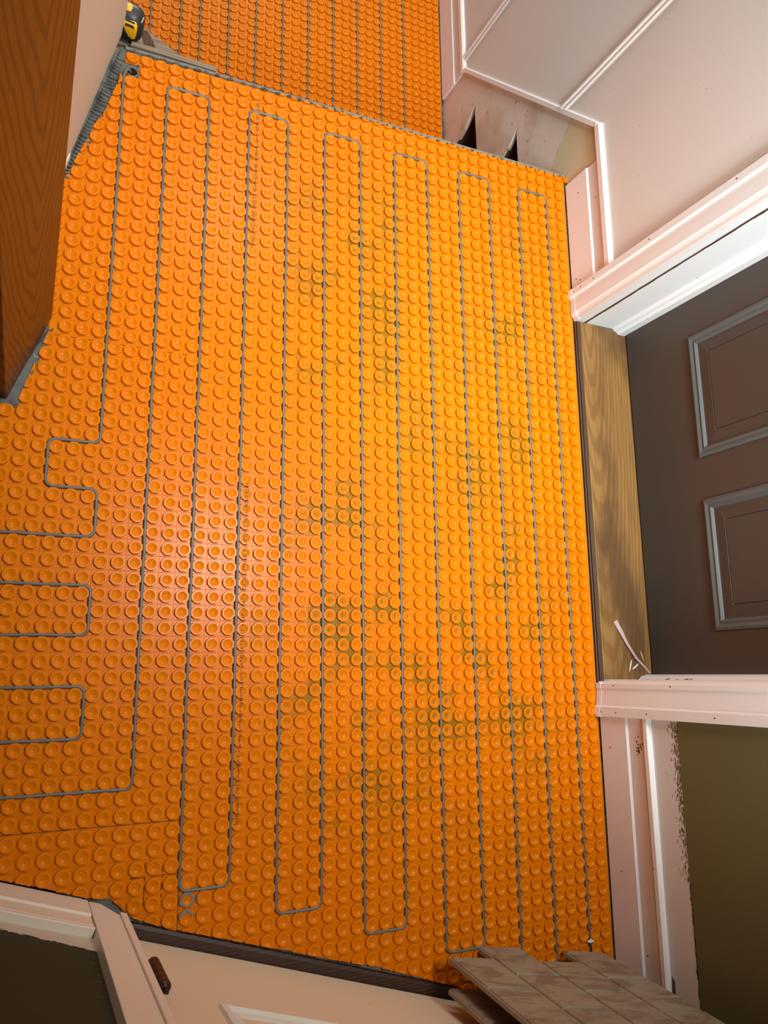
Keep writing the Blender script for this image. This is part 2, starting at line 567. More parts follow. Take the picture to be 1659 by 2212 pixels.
m.prism([(1.303, -0.351, -0.004), (1.344, -0.351, -0.004), (1.344, -0.366, -0.004), (1.322, -0.366, -0.004), (1.316, -0.360, -0.004), (1.308, -0.358, -0.004)], (0, 0, TOP))
rr = random.Random(14)
zz = -0.004
while zz < 1.0:
    h = rr.uniform(0.012, 0.035)
    x0, x1 = 1.2078 - rr.uniform(0, 0.0012), 1.2120 + rr.uniform(0, 0.0022)
    m.box(x0, x1, -0.3513, -0.30, zz, zz + h, 1)
    zz += h
struct(m.build('trim_3', 'jamb', mats=['jamb', 'crack']), 'white door jamb, daylight tint in its colour, with an open brown crack, upper side of the dark door', 'trim')
m = MB().box(1.19, 1.40, -1.34, -1.297, -0.004, TOP, 0)
m.box(1.193, 1.215, -1.298, -1.293, -0.004, TOP, 0)
m.prism([(1.287, -1.297, 0.012), (1.344, -1.297, 0.012), (1.344, -1.283, 0.012), (1.318, -1.283, 0.012), (1.300, -1.287, 0.012)], (0, 0, TOP), 0)
m.box(1.216, 1.285, -1.2975, -1.2965, -0.004, TOP, 1)
jm = struct(m.build('trim_4', 'jamb', mats=['trim', 'framing']), 'door jamb with splintered raw wood, near side of the dark door', 'trim')
m = MB()
for i in range(24):
    z = i * 0.026
    w = random.uniform(0.003, 0.010)
    x = 1.222 + random.uniform(-0.006, 0.03)
    m.prism([(x, -1.2965, z), (x + random.uniform(0.008, 0.018), -1.2965, z + 0.004), (x + 0.012, -1.2965 + w * 0.6, z + 0.02), (x, -1.2965 + w * 0.5, z + 0.03)], (0.003, 0.0, 0.006))
o = m.build('splinters', 'rawwood', jm)
tag(o, 'pale splintered wood edge', kind='stuff')

# baseboards on the right wall


def base_prof(z0, xo=0.0):
    return [(XW, z0), (1.173 + xo, z0), (1.173 + xo, z0 + 0.086), (1.1772 + xo, z0 + 0.0905), (1.1772 + xo, z0 + 0.134), (XW, z0 + 0.134)]


def base_run(name, y0, y1, z0, label):
    q = base_prof(z0)
    m = MB().prism([(x, y0, z) for x, z in q], (0, y1 - y0, 0))
    o = m.build(name, 'trim')
    return struct(o, label, 'baseboard')


b1 = base_run('baseboard_right', -0.271, 0.051, 0.0, 'short white baseboard between the landing edge and the door casing')
b2 = base_run('baseboard_right_near', -2.055, -1.378, 0.0, 'white baseboard below the dark olive wall')
b3 = base_run('baseboard_right_lower', 0.831, 2.6, LOW, 'white baseboard on the lower floor beyond the landing')
for par, spots in ((b1, [(0.0, .05), (-0.05, .112), (-0.24, .02), (-0.25, .035), (-0.25, .108)]), (b2, [(-1.45, .03), (-1.72, .04), (-1.88, .10), (-1.43, .115)])):
    for y, z in spots:
        x = 1.173 if z < 0.088 else 1.1772
        q = [(x - 0.0003, y + 0.0018 * math.cos(a * math.pi / 3), z + 0.0018 * math.sin(a * math.pi / 3)) for a in range(6)]
        MB().prism(q, (0.0008, 0, 0)).build('nail_hole', 'void', par)
m = MB()
rr = random.Random(9)
for i in range(26):
    y, z = -1.447 + rr.gauss(0, 0.011), 0.120 + rr.gauss(0, 0.006)
    r = rr.uniform(0.001, 0.0035)
    m.prism([(1.1769, y + r * rr.uniform(.5, 1.3) * math.cos(a * 1.05), z + r * rr.uniform(.3, 1) * math.sin(a * 1.05)) for a in range(6)], (0.0005, 0, 0))
o = m.build('chipped_paint', 'framing', b2)
tag(o, 'cluster of brown chips in the paint', kind='stuff')

# cap and panel mouldings


def strip(name, pts_yz, h, out, label, mats=('trim',)):
    """bar of height h lying along a line in the wall plane, its lower edge on the line"""
    (y0, z0), (y1, z1) = pts_yz
    d = Vector((0, y1 - y0, z1 - z0))
    n = Vector((0, -(z1 - z0), y1 - y0)).normalized()
    if n.z < 0:
        n = -n
    a = Vector((XW + 0.001, y0, z0))
    m = MB()
    m.prism([a, a + Vector((-out, 0, 0)), a + Vector((-out, 0, 0)) + n * h * 0.75, a + Vector((-out * 0.6, 0, 0)) + n * h, a + n * h], d)
    if len(mats) > 1:
        m.prism([a - n * 0.006, a + Vector((-out * 0.8, 0, 0)) - n * 0.006, a + Vector((-out * 0.9, 0, 0)), a], d, 1)
    return struct(m.build(name, mats[0], mats=list(mats)), label, 'trim')


strip('trim_5', ((-0.271, 0.1355), (0.142, 0.1355)), 0.020, 0.013, 'white cap moulding above the short baseboard')
strip('trim_6', ((0.145, 0.130), (0.836, -0.518)), 0.016, 0.009, 'sloping cap moulding following the removed stairs')
strip('trim_7', ((0.834, -0.5235), (2.6, -0.5235)), 0.022, 0.013, 'white cap moulding above the lower floor baseboard')
strip('trim_8', ((-2.055, 0.146), (-1.378, 0.146)), 0.015, 0.013, 'white cap moulding with a tan underside below the olive wall', ('trim', 'tan_edge'))


def vbar(name, yc, z0, label):
    w = 0.026
    q = [(XW + 0.001, yc - w / 2), (XW - 0.006, yc - w / 2), (XW - 0.007, yc - w / 2 + 0.005), (XW - 0.003, yc - w / 2 + 0.008), (XW - 0.011, yc - 0.002),
         (XW - 0.011, yc + 0.004), (XW - 0.004, yc + w / 2 - 0.006), (XW - 0.006, yc + w / 2), (XW + 0.001, yc + w / 2)]
    return struct(MB().prism([(x, y, z0) for x, y in q], (0, 0, TOP - z0)).build(name, 'trim'), label, 'trim')


vbar('trim_9', 0.298, slope(0.298) + 0.006, 'upright panel moulding above the middle of the sloping cap')
vbar('trim_10', 0.880, -0.503, 'upright panel moulding at the foot of the sloping cap')

# ---- entry door
d1 = MB()
XD = 1.345
d1.box(XD, XD + 0.04, -1.283, -0.352, 0.006, 2.05)
door1 = struct(d1.build('door_1', 'doordark'), 'dark brown painted entry door with raised panels above an oak threshold', 'door')
for (y0, y1) in ((-0.772, -0.463), (-1.184, -0.876)):
    for (z0, z1) in ((0.220, 0.96), (1.16, 1.92)):
        # moulding frame: a mitred picture frame with three steps
        prof = [(0.0, 0.0), (0.0, 0.005), (0.006, 0.008), (0.014, 0.0045), (0.020, 0.0065), (0.024, 0.002), (0.026, -0.002)]
        v, f = [], []
        for (ins, h) in prof:
            v += [(XD - h, y1 - ins, z0 + ins), (XD - h, y0 + ins, z0 + ins), (XD - h, y0 + ins, z1 - ins), (XD - h, y1 - ins, z1 - ins)]
        for k in range(len(prof) - 1):
            for j in range(4):
                a, b = k * 4 + j, k * 4 + (j + 1) % 4
                f.append((a, b, b + 4, a + 4))
        fr = mesh_obj('panel_moulding', v, f, 'doormould', door1)
        tag(fr, 'dark moulding framing a door panel, highlights in its colour')
        # raised panel: a shallow field with a fine scored line
        i1, i2 = 0.026, 0.056
        v = []
        for (ins, h) in ((i1, -0.0005), (i2 - 0.0015, 0.0030), (i2, 0.0012), (i2 + 0.0015, 0.0032)):
            v += [(XD - h, y1 - ins, z0 + ins), (XD - h, y0 + ins, z0 + ins), (XD - h, y0 + ins, z1 - ins), (XD - h, y1 - ins, z1 - ins)]
        f = []
        for k in range(3):
            for j in range(4):
                a, b = k * 4 + j, k * 4 + (j + 1) % 4
                f.append((a, b, b + 4, a + 4))
        f.append((12, 13, 14, 15))
        mesh_obj('panel', v, f, 'doordark', door1)

# threshold
m = MB().box(1.193, 1.352, -1.297, -0.351, -0.02, 0.0005)
th = struct(m.build('trim_11', 'oak', bevel=0.002), 'worn golden oak threshold in front of the dark entry door', 'threshold')
m = MB()
for x0, x1, z1 in ((1.1745, 1.1790, -0.001), (1.1800, 1.1850, 0.0015), (1.1860, 1.1925, 0.0002)):
    m.box(x0, x1, -1.2975, -0.3515, -0.02, z1)
m.build('nosing', 'oakdark', th, bevel=0.0008)

# ---- near wall and its closet door
m = MB()


def npoly(mb, pts, off, thick, mi=0):
    mb.prism([nw(s, z, off) for s, z in pts], -NX * thick, mi)


npoly(m, [(-1.4, -0.02), (0.01, -0.02), (0.01, 0.2235), (-0.15, 0.2025), (-1.4, 0.2025)], -0.0133, 0.08, 0)
npoly(m, [(-1.4, 0.2025), (-0.15, 0.2025), (0.01, 0.2235), (0.01, TOP), (-1.4, TOP)], -0.0133, 0.08, 1)
npoly(m, [(0.95, -0.02), (1.22, -0.02), (1.22, 1.3), (0.95, 1.3)], -0.0133, 0.08, 0)
wn = struct(m.build('wall_near', 'plaster', mats=['plaster', 'green']), 'dark green wall over a cream band at the near left', 'wall')
m = MB()
rr = random.Random(11)
for i in range(150):
    s = -rr.random() * 0.40 - 0.012
    z = 0.2235 + max(s, -0.15) * 0.14 - abs(rr.gauss(0, 0.0022)) - 0.0004
    L = rr.uniform(0.003, 0.010)
    npoly(m, [(s, z), (s - L, z - L * 0.14), (s - L, z + 0.0012 - L * 0.14), (s, z + 0.0012)], -0.0130, 0.0006)
o = m.build('brush_streaks', 'green', wn)
tag(o, 'ragged green brush edge', kind='stuff')
m = MB()
for i in range(7):
    z = rr.uniform(0.24, 0.46)
    L = rr.uniform(0.008, 0.022)
    npoly(m, [(-0.004, z), (-0.004 - L, z + rr.uniform(-.004, .004)), (-0.004, z + 0.0012)], -0.0130, 0.0005)
o = m.build('paint_skips', 'doormould', wn)
tag(o, 'pale streaks where paint skipped beside the casing', kind='stuff')
# baseboard
m = MB()
prof = [(-0.014, -0.004), (0.003, -0.004), (0.003, 0.0835), (-0.0005, 0.087), (-0.0005, 0.1385), (-0.0020, 0.140), (-0.0005, 0.1455), (0.0015, 0.150), (0.0015, 0.1585), (-0.0005, 0.160), (-0.014, 0.160)]
q = [nw(-1.4, z, o_) for o_, z in prof]
m.prism(q, EX * 1.398)
bn = struct(m.build('baseboard_near', 'trimnear'), 'white baseboard, warm bounce light in its colour, with a sloping cap at the near left wall', 'baseboard')
# casing with a slanted foot
m = MB()
npoly(m, [(0.0, 0.0), (0.021, 0.0), (0.049, 0.052), (0.049, TOP), (0.0, TOP)], 0.0025, 0.036)
npoly(m, [(0.049, 0.046), (0.061, 0.046), (0.061, TOP), (0.049, TOP)], 0.006, 0.05)
npoly(m, [(0.0465, 0.06), (0.0492, 0.06), (0.0492, TOP), (0.0465, TOP)], 0.0005, 0.02)
tc = struct(m.build('trim_12', 'trimnear', bevel=0.0012), 'white casing, warm bounce light in its colour, with a slanted foot beside the hinged closet door', 'trim')
m = MB()
npoly(m, [(0.049, -0.006), (0.077, -0.006), (0.077, 0.03), (0.049, 0.046)], -0.03, 0.03)
m.build('jamb_foot', 'darksill', tc)
m = MB()
npoly(m, [(0.061, 0.04), (0.078, 0.04), (0.078, TOP), (0.061, TOP)], -0.048, 0.03)
m.build('jamb', 'plaster', tc)
# far casing of the closet door, out of frame
m = MB()
npoly(m, [(0.900, 0.0), (0.962, 0.0), (0.962, TOP), (0.900, TOP)], 0.002, 0.036)
struct(m.build('trim_13', 'trim'), 'casing on the far side of the closet door behind the tile panels', 'trim')
# dark sill under the closet door
m = MB()
prof = [(-0.016, ZF), (-0.018, -0.002), (-0.024, 0.0005), (-0.060, 0.0005), (-0.060, ZF)]
m.prism([nw(0.058, z, o_) for o_, z in prof], EX * 0.845)
struct(m.build('trim_14', 'darksill'), 'dark walnut sill under the cream closet door', 'threshold')
# closet door
OFFD = -0.040
m = MB()
npoly(m, [(0.081, 0.006), (0.894, 0.006), (0.894, 1.15), (0.081, 1.15)], OFFD, 0.035)
door2 = struct(m.build('door_2', 'creamdoor'), 'cream painted panel door with a bronze hinge at the near wall', 'door')
for (s0, s1) in ((0.186, 0.418), (0.556, 0.788)):
    z0, z1 = 0.282, 0.95
    prof = [(0.0, 0.0), (0.002, 0.006), (0.010, 0.008), (0.016, 0.003), (0.026, 0.0015), (0.034, -0.003)]
    v, f = [], []
    for (ins, h) in prof:
        v += [nw(s0 + ins, z0 + ins, OFFD + h), nw(s1 - ins, z0 + ins, OFFD + h), nw(s1 - ins, z1 - ins, OFFD + h), nw(s0 + ins, z1 - ins, OFFD + h)]
    for k in range(len(prof) - 1):
        for j in range(4):
            a, b = k * 4 + j, k * 4 + (j + 1) % 4
            f.append((a, b, b + 4, a + 4))
    fr = mesh_obj('panel_moulding', v, f, 'creamlight', door2)
    tag(fr, 'chalky pale moulding around the door panel')
    m = MB()
    npoly(m, [(s0 + 0.05, z0 + 0.05), (s1 - 0.05, z0 + 0.05), (s1 - 0.05, z1 - 0.05), (s0 + 0.05, z1 - 0.05)], OFFD + 0.004, 0.006)
    m.build('panel', 'creamdoor', door2, bevel=0.003)
# hinge
hz0, hz1 = 0.218, 0.330
m = MB()
pts, rad = [], []
for i in range(21):
    t = i / 20
    pts.append(nw(0.0868, hz0 + (hz1 - hz0) * t, -0.0145))
    r = 0.0095
    if i in (0, 20):
        r = 0.006
    elif i in (4, 8, 12, 16):
        r = 0.0082
    rad.append(r)
m.tube(pts, rad, 14)
hg = m.build('hinge', 'hinge', door2, True)
m = MB()
npoly(m, [(0.078, hz0 + 0.004), (0.0875, hz0 + 0.004), (0.0875, hz1 - 0.004), (0.078, hz1 - 0.004)], -0.0145, 0.0275)
m.build('hinge_leaf', 'hinge', hg)
tag(hg, 'dark bronze hinge barrel')
m = MB().tube([nw(0.0868, hz1, -0.0145), nw(0.0868, hz1 + 0.016, -0.0145)], 0.0028, 8)
m.build('hinge_pin', 'black', hg)

# ---- left wall (plaster, ends above the landing edge)
A, B = Vector((-0.007, 0.100, 0)), Vector((-0.1645, -0.500, 0))
dl = (B - A).normalized()
nl = Vector((dl.y, -dl.x, 0))          # away from the landing
m = MB()
L = (B - A).length
m.prism([A, B, B + nl * 0.11, A + nl * 0.11], (0, 0, TOP - 0.002))
m.prism([A + Vector((0, 0, LOW)), A + dl * 0.10 + Vector((0, 0, LOW)), A + dl * 0.10 + nl * 0.11 + Vector((0, 0, LOW)), A + nl * 0.11 + Vector((0, 0, LOW))], (0, 0, -LOW - 0.07))
wl = struct(m.build('wall_left', 'plaster', bevel=0.003), 'beige plaster wall end between the oak newel post and the landing edge', 'wall')
m = MB()
rr = random.Random(5)
for t0, w in ((0.555, 0.03), (0.595, 0.022), (0.63, 0.016)):
    a = A + dl * (t0 * L)
    m.prism([a + Vector((0, 0, -0.004)) - nl * 0.002, a + dl * w - nl * 0.002 + Vector((0, 0, -0.004)), a + dl * (w * 0.7) - nl * 0.002 + Vector((0, 0, 0.012 + rr.random() * 0.008)), a - nl * 0.002 + Vector((0, 0, 0.014))], nl * 0.004)
m.build('chipped_plaster', 'chip', wl)

# ------------------------------------------------------------------ orange membrane
RS = 0.0139


def stud_mesh():
    n = 16
    prof = [(0.0132, BASE), (0.0140, -0.0018), (0.0138, -0.0005), (0.0132, 0.0), (0.0098, 0.0), (0.0089, -0.0007), (0.0034, -0.0028), (0.0017, -0.0030), (0.0012, -0.0022)]
    v, f = [], []
    for i, (r, z) in enumerate(prof):
        k = 0.045 if i >= 2 else 0.03
        for j in range(n):
            a = 2 * math.pi * j / n
            rr = r * (1.0 if j % 2 else 1 - k)
            v.append((rr * math.cos(a), rr * math.sin(a), z))
    for i in range(len(prof) - 1):
        for j in range(n):
            f.append((i * n + j, i * n + (j + 1) % n, (i + 1) * n + (j + 1) % n, (i + 1) * n + j))
    b = (len(prof) - 1) * n
    f.append(tuple(b + j for j in range(n)))
    return v, f


SV, SF = stud_mesh()


def finish(me):
    me.materials.append(MAT['membrane'])
    for p in me.polygons:
        p.use_smooth = True
    me.set_sharp_from_angle(angle=math.radians(28))
    me.update()


STUD = bpy.data.meshes.new('stud')
STUD.from_pydata(SV, [], SF)
finish(STUD)


def cut_stud(c, planes):
    bm = bmesh.new()
    bm.from_mesh(STUD)
    for p, n in planes:
        lp = (p[0] - c[0], p[1] - c[1], 0)
        bmesh.ops.bisect_plane(bm, geom=bm.verts[:] + bm.edges[:] + bm.faces[:], plane_co=lp, plane_no=(-n[0], -n[1], 0), clear_outer=True)
    if len(bm.faces) < 6:
        bm.free()
        return None
    me = bpy.data.meshes.new('cut_stud')
    bm.to_mesh(me)
    bm.free()
    me.materials.append(MAT['membrane'])
    me.set_sharp_from_angle(angle=math.radians(28))
    return me


def make_sheet(label, poly, cut_edges, cells, pitch, ox, oy, zoff, skip=()):
    """poly: world outline; cells: (c0, c1, r0, r1); stud centre = (ox + (c+.5) pitch, oy - (r+.5) pitch)"""
    rnd = random.Random(len(label))
    jp = jitter_poly(poly, 0.012, 0.0013, cut_edges, rnd)
    m = MB().prism([(x, y, zoff + BASE - 0.0012) for x, y in jp], (0, 0, 0.0012))
    sheet = m.build('membrane_sheet', 'membrane')
    tag(sheet, label, 'membrane', 'orange heat membrane sheets')
    segs = []
    n = len(poly)
    area2 = sum(poly[i][0] * poly[(i + 1) % n][1] - poly[(i + 1) % n][0] * poly[i][1] for i in range(n))
    for i in cut_edges:
        a, b = Vector(poly[i]), Vector(poly[(i + 1) % n])
        d = (b - a)
        L = d.length
        d = d / L
        nn = Vector((-d.y, d.x)) * (1 if area2 > 0 else -1)
        segs.append((a, d, L, nn))
    studs = []
    for c in range(cells[0], cells[1]):
        for r in range(cells[2], cells[3]):
            if (c, r) in skip:
                continue
            p = Vector((ox + (c + 0.5) * pitch, oy - (r + 0.5) * pitch))
            ins = inside(p, poly)
            planes, ok = [], ins
            for a, d, L, nn in segs:
                q = p - a
                s, h = q.dot(d), q.dot(nn)
                if -RS < s < L + RS and abs(h) < RS:
                    planes.append((a, nn))
                    if not ins and h > -RS * 0.75:
                        ok = True
            if not ok:
                continue
            studs.append((p, planes))
    scored = []
    for p, planes in studs:
        x, y, z = project((p.x, p.y, zoff))
        vis = -10 < x < 1669 and -10 < y < 2222
        scored.append((0 if vis else 1, z, p.x, p.y, p, planes))
    scored.sort(key=lambda t: t[:4])
    rest_v, rest_f = [], []
    for i, (inv, z, _, _, p, planes) in enumerate(scored):
        me = STUD
        if planes:
            me = cut_stud(p, planes)
            if me is None:
                continue
        if i < 300 and not inv:
            o = bpy.data.objects.new('stud', me)
            COL.objects.link(o)
            o.parent = sheet
            o.location = (p.x, p.y, zoff)
        else:
            b = len(rest_v)
            if me is STUD:
                rest_v += [(x + p.x, y + p.y, zz + zoff) for x, y, zz in SV]
                rest_f += [tuple(b + k for k in f) for f in SF]
            else:
                rest_v += [(v.co.x + p.x, v.co.y + p.y, v.co.z + zoff) for v in me.vertices]
                rest_f += [tuple(b + k for k in q.vertices) for q in me.polygons]
    if rest_v:
        me = bpy.data.meshes.new('studs')
        me.from_pydata(rest_v, [], rest_f)
        finish(me)
        o = bpy.data.objects.new('studs', me)
        COL.objects.link(o)
        o.parent = sheet
        tag(o, 'raised round cups of the orange sheet', kind='stuff')
    return sheet


def W2(u, v):
    return (u * P, -v * P)


def wall_y(x, off):
    """y of the line parallel to the near wall"""
    p = ON + NX * off
    return p.y + (x - p.x) * math.tan(AN)


G = 0.0006
XR = 1.1715
ul = -18 * P
# near boundary of the membrane: ends at the dark sill
s1 = [(6 * P + G, P - G), (XR, P - G), (XR, wall_y(XR, -0.020) + 0.02), (0.78, wall_y(0.78, -0.017)), (0.60, wall_y(0.60, -0.010)), (0.42, wall_y(0.42, -0.0125)), (6 * P + G, wall_y(6 * P, -0.015))]
sheet_main = make_sheet('largest orange studded heat membrane sheet on the landing under most cable loops', s1, [2, 3, 4, 5], (6, 39, -1, 68), P, 0, 0, 0)
lt = [(-0.008, 0.0), (-0.010, -0.020), (-0.033, -0.102), (-0.055, -0.149), (-0.076, -0.213), (-0.104, -0.292), (-0.150, -0.42), (-0.107, -0.575), (-0.107, -20.15 * P + G)]
s2 = [(P, 0.0), (P, P - G), (6 * P - G, P - G), (6 * P - G, -20.15 * P + G)] + lt[::-1]
# order is clockwise: top right, down, then back up the ragged left edge
make_sheet('orange membrane sheet beside the left plaster wall, with the cable hole at its corner', s2, [5, 6, 7, 8, 9, 10, 11], (-8, 6, -1, 20), P, 0, 0, 0)
s3 = [(-0.108, -20.15 * P - G), (6 * P - G, -20.15 * P - G), (6 * P - G, -50 * P + G), (ul, -50 * P + G), (ul, -0.79), (-0.175, -0.771), (-0.153, -0.771)]
make_sheet('orange membrane sheet in front of the oak post, under the short left cable loops', s3, [4, 5, 6], (-18, 6, 20, 50), P, 0, 0, 0)
s4 = [(ul, -50 * P - G), (6 * P - G, -50 * P - G), (6 * P - G, wall_y(6 * P, -0.018)), (0.105, wall_y(0.105, -0.010)), (0.065, wall_y(0.065, 0.012)), (0.03, wall_y(0.03, 0.006)), (ul, wall_y(ul, 0.006))]
sheet_low = make_sheet('narrow orange membrane sheet along the cream baseboard, without cable', s4, [2, 3, 4, 5], (-18, 6, 50, 62), P, 0, 0, 0)
s5 = [(6 * P + G, P + G), (6 * P + G, edge_y(0.18) - 0.005), (XR, edge_y(XR) - 0.004), (XR, P + G)]
make_sheet('one row wide orange membrane strip along the landing edge', s5, [1], (6, 39, -3, -1), P, 0, 0, 0)
s6 = [(0.001, P + G), (0.001, edge_y(0.0) - 0.012), (6 * P - G, edge_y(0.18) - 0.005), (6 * P - G, P + G)]
make_sheet('short orange membrane strip at the far left corner of the landing', s6, [1], (0, 6, -3, -1), P, 0, 0, 0)
PL = 0.0310
xs = 0.3635 - 6 * PL
l1 = [(xs + G, 0.12), (1.1715, 0.12), (1.1715, 1.62), (xs + G, 1.62)]
make_sheet('orange membrane sheet on the lower floor below the landing', l1, [], (-6, 26, -53, -3), PL, 0.3635, 0.0, LOW)
l2 = [(-0.45, 0.12), (xs - G, 0.12), (xs - G, 1.62), (-0.45, 1.62)]
make_sheet('orange membrane sheet on the lower floor behind the left wall corner', l2, [], (-26, -6, -53, -3), PL, 0.3635, 0.0, LOW)


# ------------------------------------------------------------------ heating cables
def fillet(path, r=0.0135, k=6):
    out = [Vector(path[0])]
    for a, b, c in zip(path, path[1:], path[2:]):
        a, b, c = Vector(a), Vector(b), Vector(c)
        d1, d2 = (a - b), (c - b)
        rr = min(r, d1.length * 0.49, d2.length * 0.49)
        d1.normalize()
        d2.normalize()
        p, q = b + d1 * rr, b + d2 * rr
        cen = b + (d1 + d2) * rr
        for i in range(k + 1):
            t = i / k * math.pi / 2
            out.append(cen - d2 * (rr * math.cos(t)) - d1 * (rr * math.sin(t)))
    out.append(Vector(path[-1]))
    return out


def wavy(pts, step, amp, rnd, z):
    out = []
    for a, b in zip(pts, pts[1:]):
        out.append(a)
        L = (b - a).length
        k = int(L / step)
        n = Vector((-(b - a).y, (b - a).x, 0)).normalized() if L > 1e-6 else Vector((0, 0, 0))
        for i in range(1, k):
            out.append(a + (b - a) * (i / k) + n * rnd.uniform(-amp, amp) + Vector((0, 0, rnd.uniform(-0.0004, 0.0003))))
    out.append(pts[-1])
    return out


uv = [(0, 0.5), (0, 27), (-3, 27), (-3, 30), (0, 30), (0, 33), (-9, 33), (-9, 36), (0, 36), (0, 39), (-9, 39), (-9, 42), (0, 42), (0, 45), (-9, 45), (-9, 48), (3, 48),
      (3, 0), (6, 0), (6, 54), (9, 54), (9, 0), (12, 0), (12, 56), (15, 56), (15, 0), (18, 0), (18, 58), (21, 58), (21, 0), (24, 0), (24, 60), (27, 60), (27, 0), (30, 0),
      (30, 62), (33, 62), (33, 0), (36, 0), (36, 60.9)]
ZC = -0.0019
RC = 0.0034
path = fillet([(u * P, -v * P, ZC) for u, v in uv])
path = [Vector((0.016, 0.012, -0.022)), Vector((0.0135, 0.0125, -0.008)), Vector((0.009, 0.011, 0.001)), Vector((0.004, 0.006, 0.002)), Vector((0.0008, -0.002, 0.0))] + path
path = wavy(path, 0.03, 0.0007, random.Random(3), ZC)
cable = MB().tube(path, RC, 8).build('heating_cable', 'cable', None, True)
tag(cable, 'grey heating cable snaking in long loops across the landing membrane', 'cable', 'heating cables')
# splice at its end
px, py = 36 * P, -60.9 * P
sp = MB().tube([(px, py, ZC), (px, py - 0.012, ZC), (px, py - 0.05, ZC)], [0.0036, 0.0042, 0.0042], 10).build('splice_sleeve', 'black', cable, True)
tag(sp, 'black splice sleeve at the end of the cable')
sm = MB()
for k, (dx, dy, r) in enumerate(((0, 0.0, 0.0048), (0.006, -0.0005, 0.0032), (-0.006, 0.0002, 0.0032), (0.0, 0.004, 0.0024))):
    sm.prism([(px + dx + r * math.cos(a * 0.7854) * random.uniform(.7, 1.2), py + dy + 0.8 * r * math.sin(a * 0.7854), 0.0016 + 0.0003 * k) for a in range(8)], (0, 0, 0.0004))
sm.build('splice_tape', 'chip', cable)
# lower floor cable
xs_ = [0.3635 + 3 * PL * k for k in range(-1, 8)]
xs_ = [xs_[0] - 5 * PL, xs_[0] - 2 * PL] + xs_
pl_ = []
for i, x in enumerate(xs_):
    a, b = (0.30, 1.60) if i % 2 == 0 else (1.60, 0.30)
    pl_ += [(x, a, LOW + ZC), (x, b, LOW + ZC)]
path = wavy(fillet(pl_), 0.03, 0.0007, random.Random(8), ZC)
c2 = MB().tube(path, RC, 8).build('heating_cable', 'cable', None, True)
tag(c2, 'grey heating cable in parallel runs on the lower floor', 'cable', 'heating cables')


# ------------------------------------------------------------------ print on the main sheet
def stud_z(x, y):
    cx = (math.floor(x / P) + 0.5) * P
    cy = (math.floor(y / P) + 0.5) * P
    r = math.hypot(x - cx, y - cy)
    if r > 0.0136:
        return BASE
    if r > 0.0126:
        return -0.0004
    if r > 0.0098:
        return 0.0
    if r > 0.0089:
        return -0.0004
    if r > 0.0034:
        return -0.0007 - (0.0089 - r) / 0.0055 * 0.0021
    return -0.0026


def printed(text, x0, y0, x1, y1, size):
    cu = bpy.data.curves.new('print', 'FONT')
    cu.body = text
    cu.size = 1.0
    cu.resolution_u = 2
    tmp = bpy.data.objects.new('print_tmp', cu)
    COL.objects.link(tmp)
    dg = bpy.context.evaluated_depsgraph_get()
    me = bpy.data.meshes.new_from_object(tmp.evaluated_get(dg))
    bpy.data.objects.remove(tmp)
    me.name = 'printed_text'
    w = max(v.co.x for v in me.vertices) - min(v.co.x for v in me.vertices)
    a, b = Vector((x0, y0, 0)), Vector((x1, y1, 0))
    L = (b - a).length
    d = (b - a) / L
    up = Vector((-d.y, d.x, 0))
    bm = bmesh.new()
    bm.from_mesh(me)
    for v in bm.verts:
        p = a + d * (v.co.x / w * L) + up * (v.co.y * size)
        v.co = p
    t = 0.0
    while t < L:
        bmesh.ops.bisect_plane(bm, geom=bm.verts[:] + bm.edges[:] + bm.faces[:], plane_co=a + d * t, plane_no=d)
        t += 0.0022
    for k in range(1, 4):
        bmesh.ops.bisect_plane(bm, geom=bm.verts[:] + bm.edges[:] + bm.faces[:], plane_co=a + up * (size * 0.18 * k), plane_no=up)
    for v in bm.verts:
        v.co.z = stud_z(v.co.x, v.co.y) + 0.00035
    bm.to_mesh(me)
    bm.free()
    me.materials.append(MAT['print'])
    o = bpy.data.objects.new('printed_text', me)
    COL.objects.link(o)
    o.parent = sheet_main
    tag(o, 'dark brown lettering printed along the membrane')
    return o


printed('Schluter\u00ae-DITRA-HEAT \u2022 www.schluter-systems.com \u2022 ANSI A118.10 \u2022 ESR-2467 \u2022 ICC-ES PMG\u00ae \u2022 cUPC\u00ae | 06012405|04226',
        9.50 * P, -50.6 * P, 9.62 * P, -28.7 * P, 0.0105)
printed('Schluter\u00ae-DITRA-HEAT \u2022 www.schluter-systems.com \u2022 ANSI A118.10', 9.58 * P, -11.3 * P, 9.72 * P, 0.75 * P, 0.0105)


# mortar smeared on a few cups
def smear(u, v, a0, a1, r0=0.0088, r1=0.0140):
    cx, cy = W2(u, v)
    n = 14
    vs, fs = [], []
    rnd = random.Random(int(u * 10 + v * 7))
    for i in range(n + 1):
        a = math.radians(a0 + (a1 - a0) * i / n)
        k = rnd.uniform(0.92, 1.08)
        vs += [(cx + r0 * k * math.cos(a), cy + r0 * k * math.sin(a), 0.0004), (cx + r1 * k * math.cos(a), cy + r1 * k * math.sin(a), -0.0004),
               (cx + (r0 + r1) / 2 * math.cos(a), cy + (r0 + r1) / 2 * math.sin(a), 0.0013)]
    for i in range(n):
        b = i * 3
        fs += [(b, b + 2, b + 5, b + 3), (b + 2, b + 1, b + 4, b + 5)]
    o = mesh_obj('mortar_smear', vs, fs, 'smear', sheet_main, True)
    return o


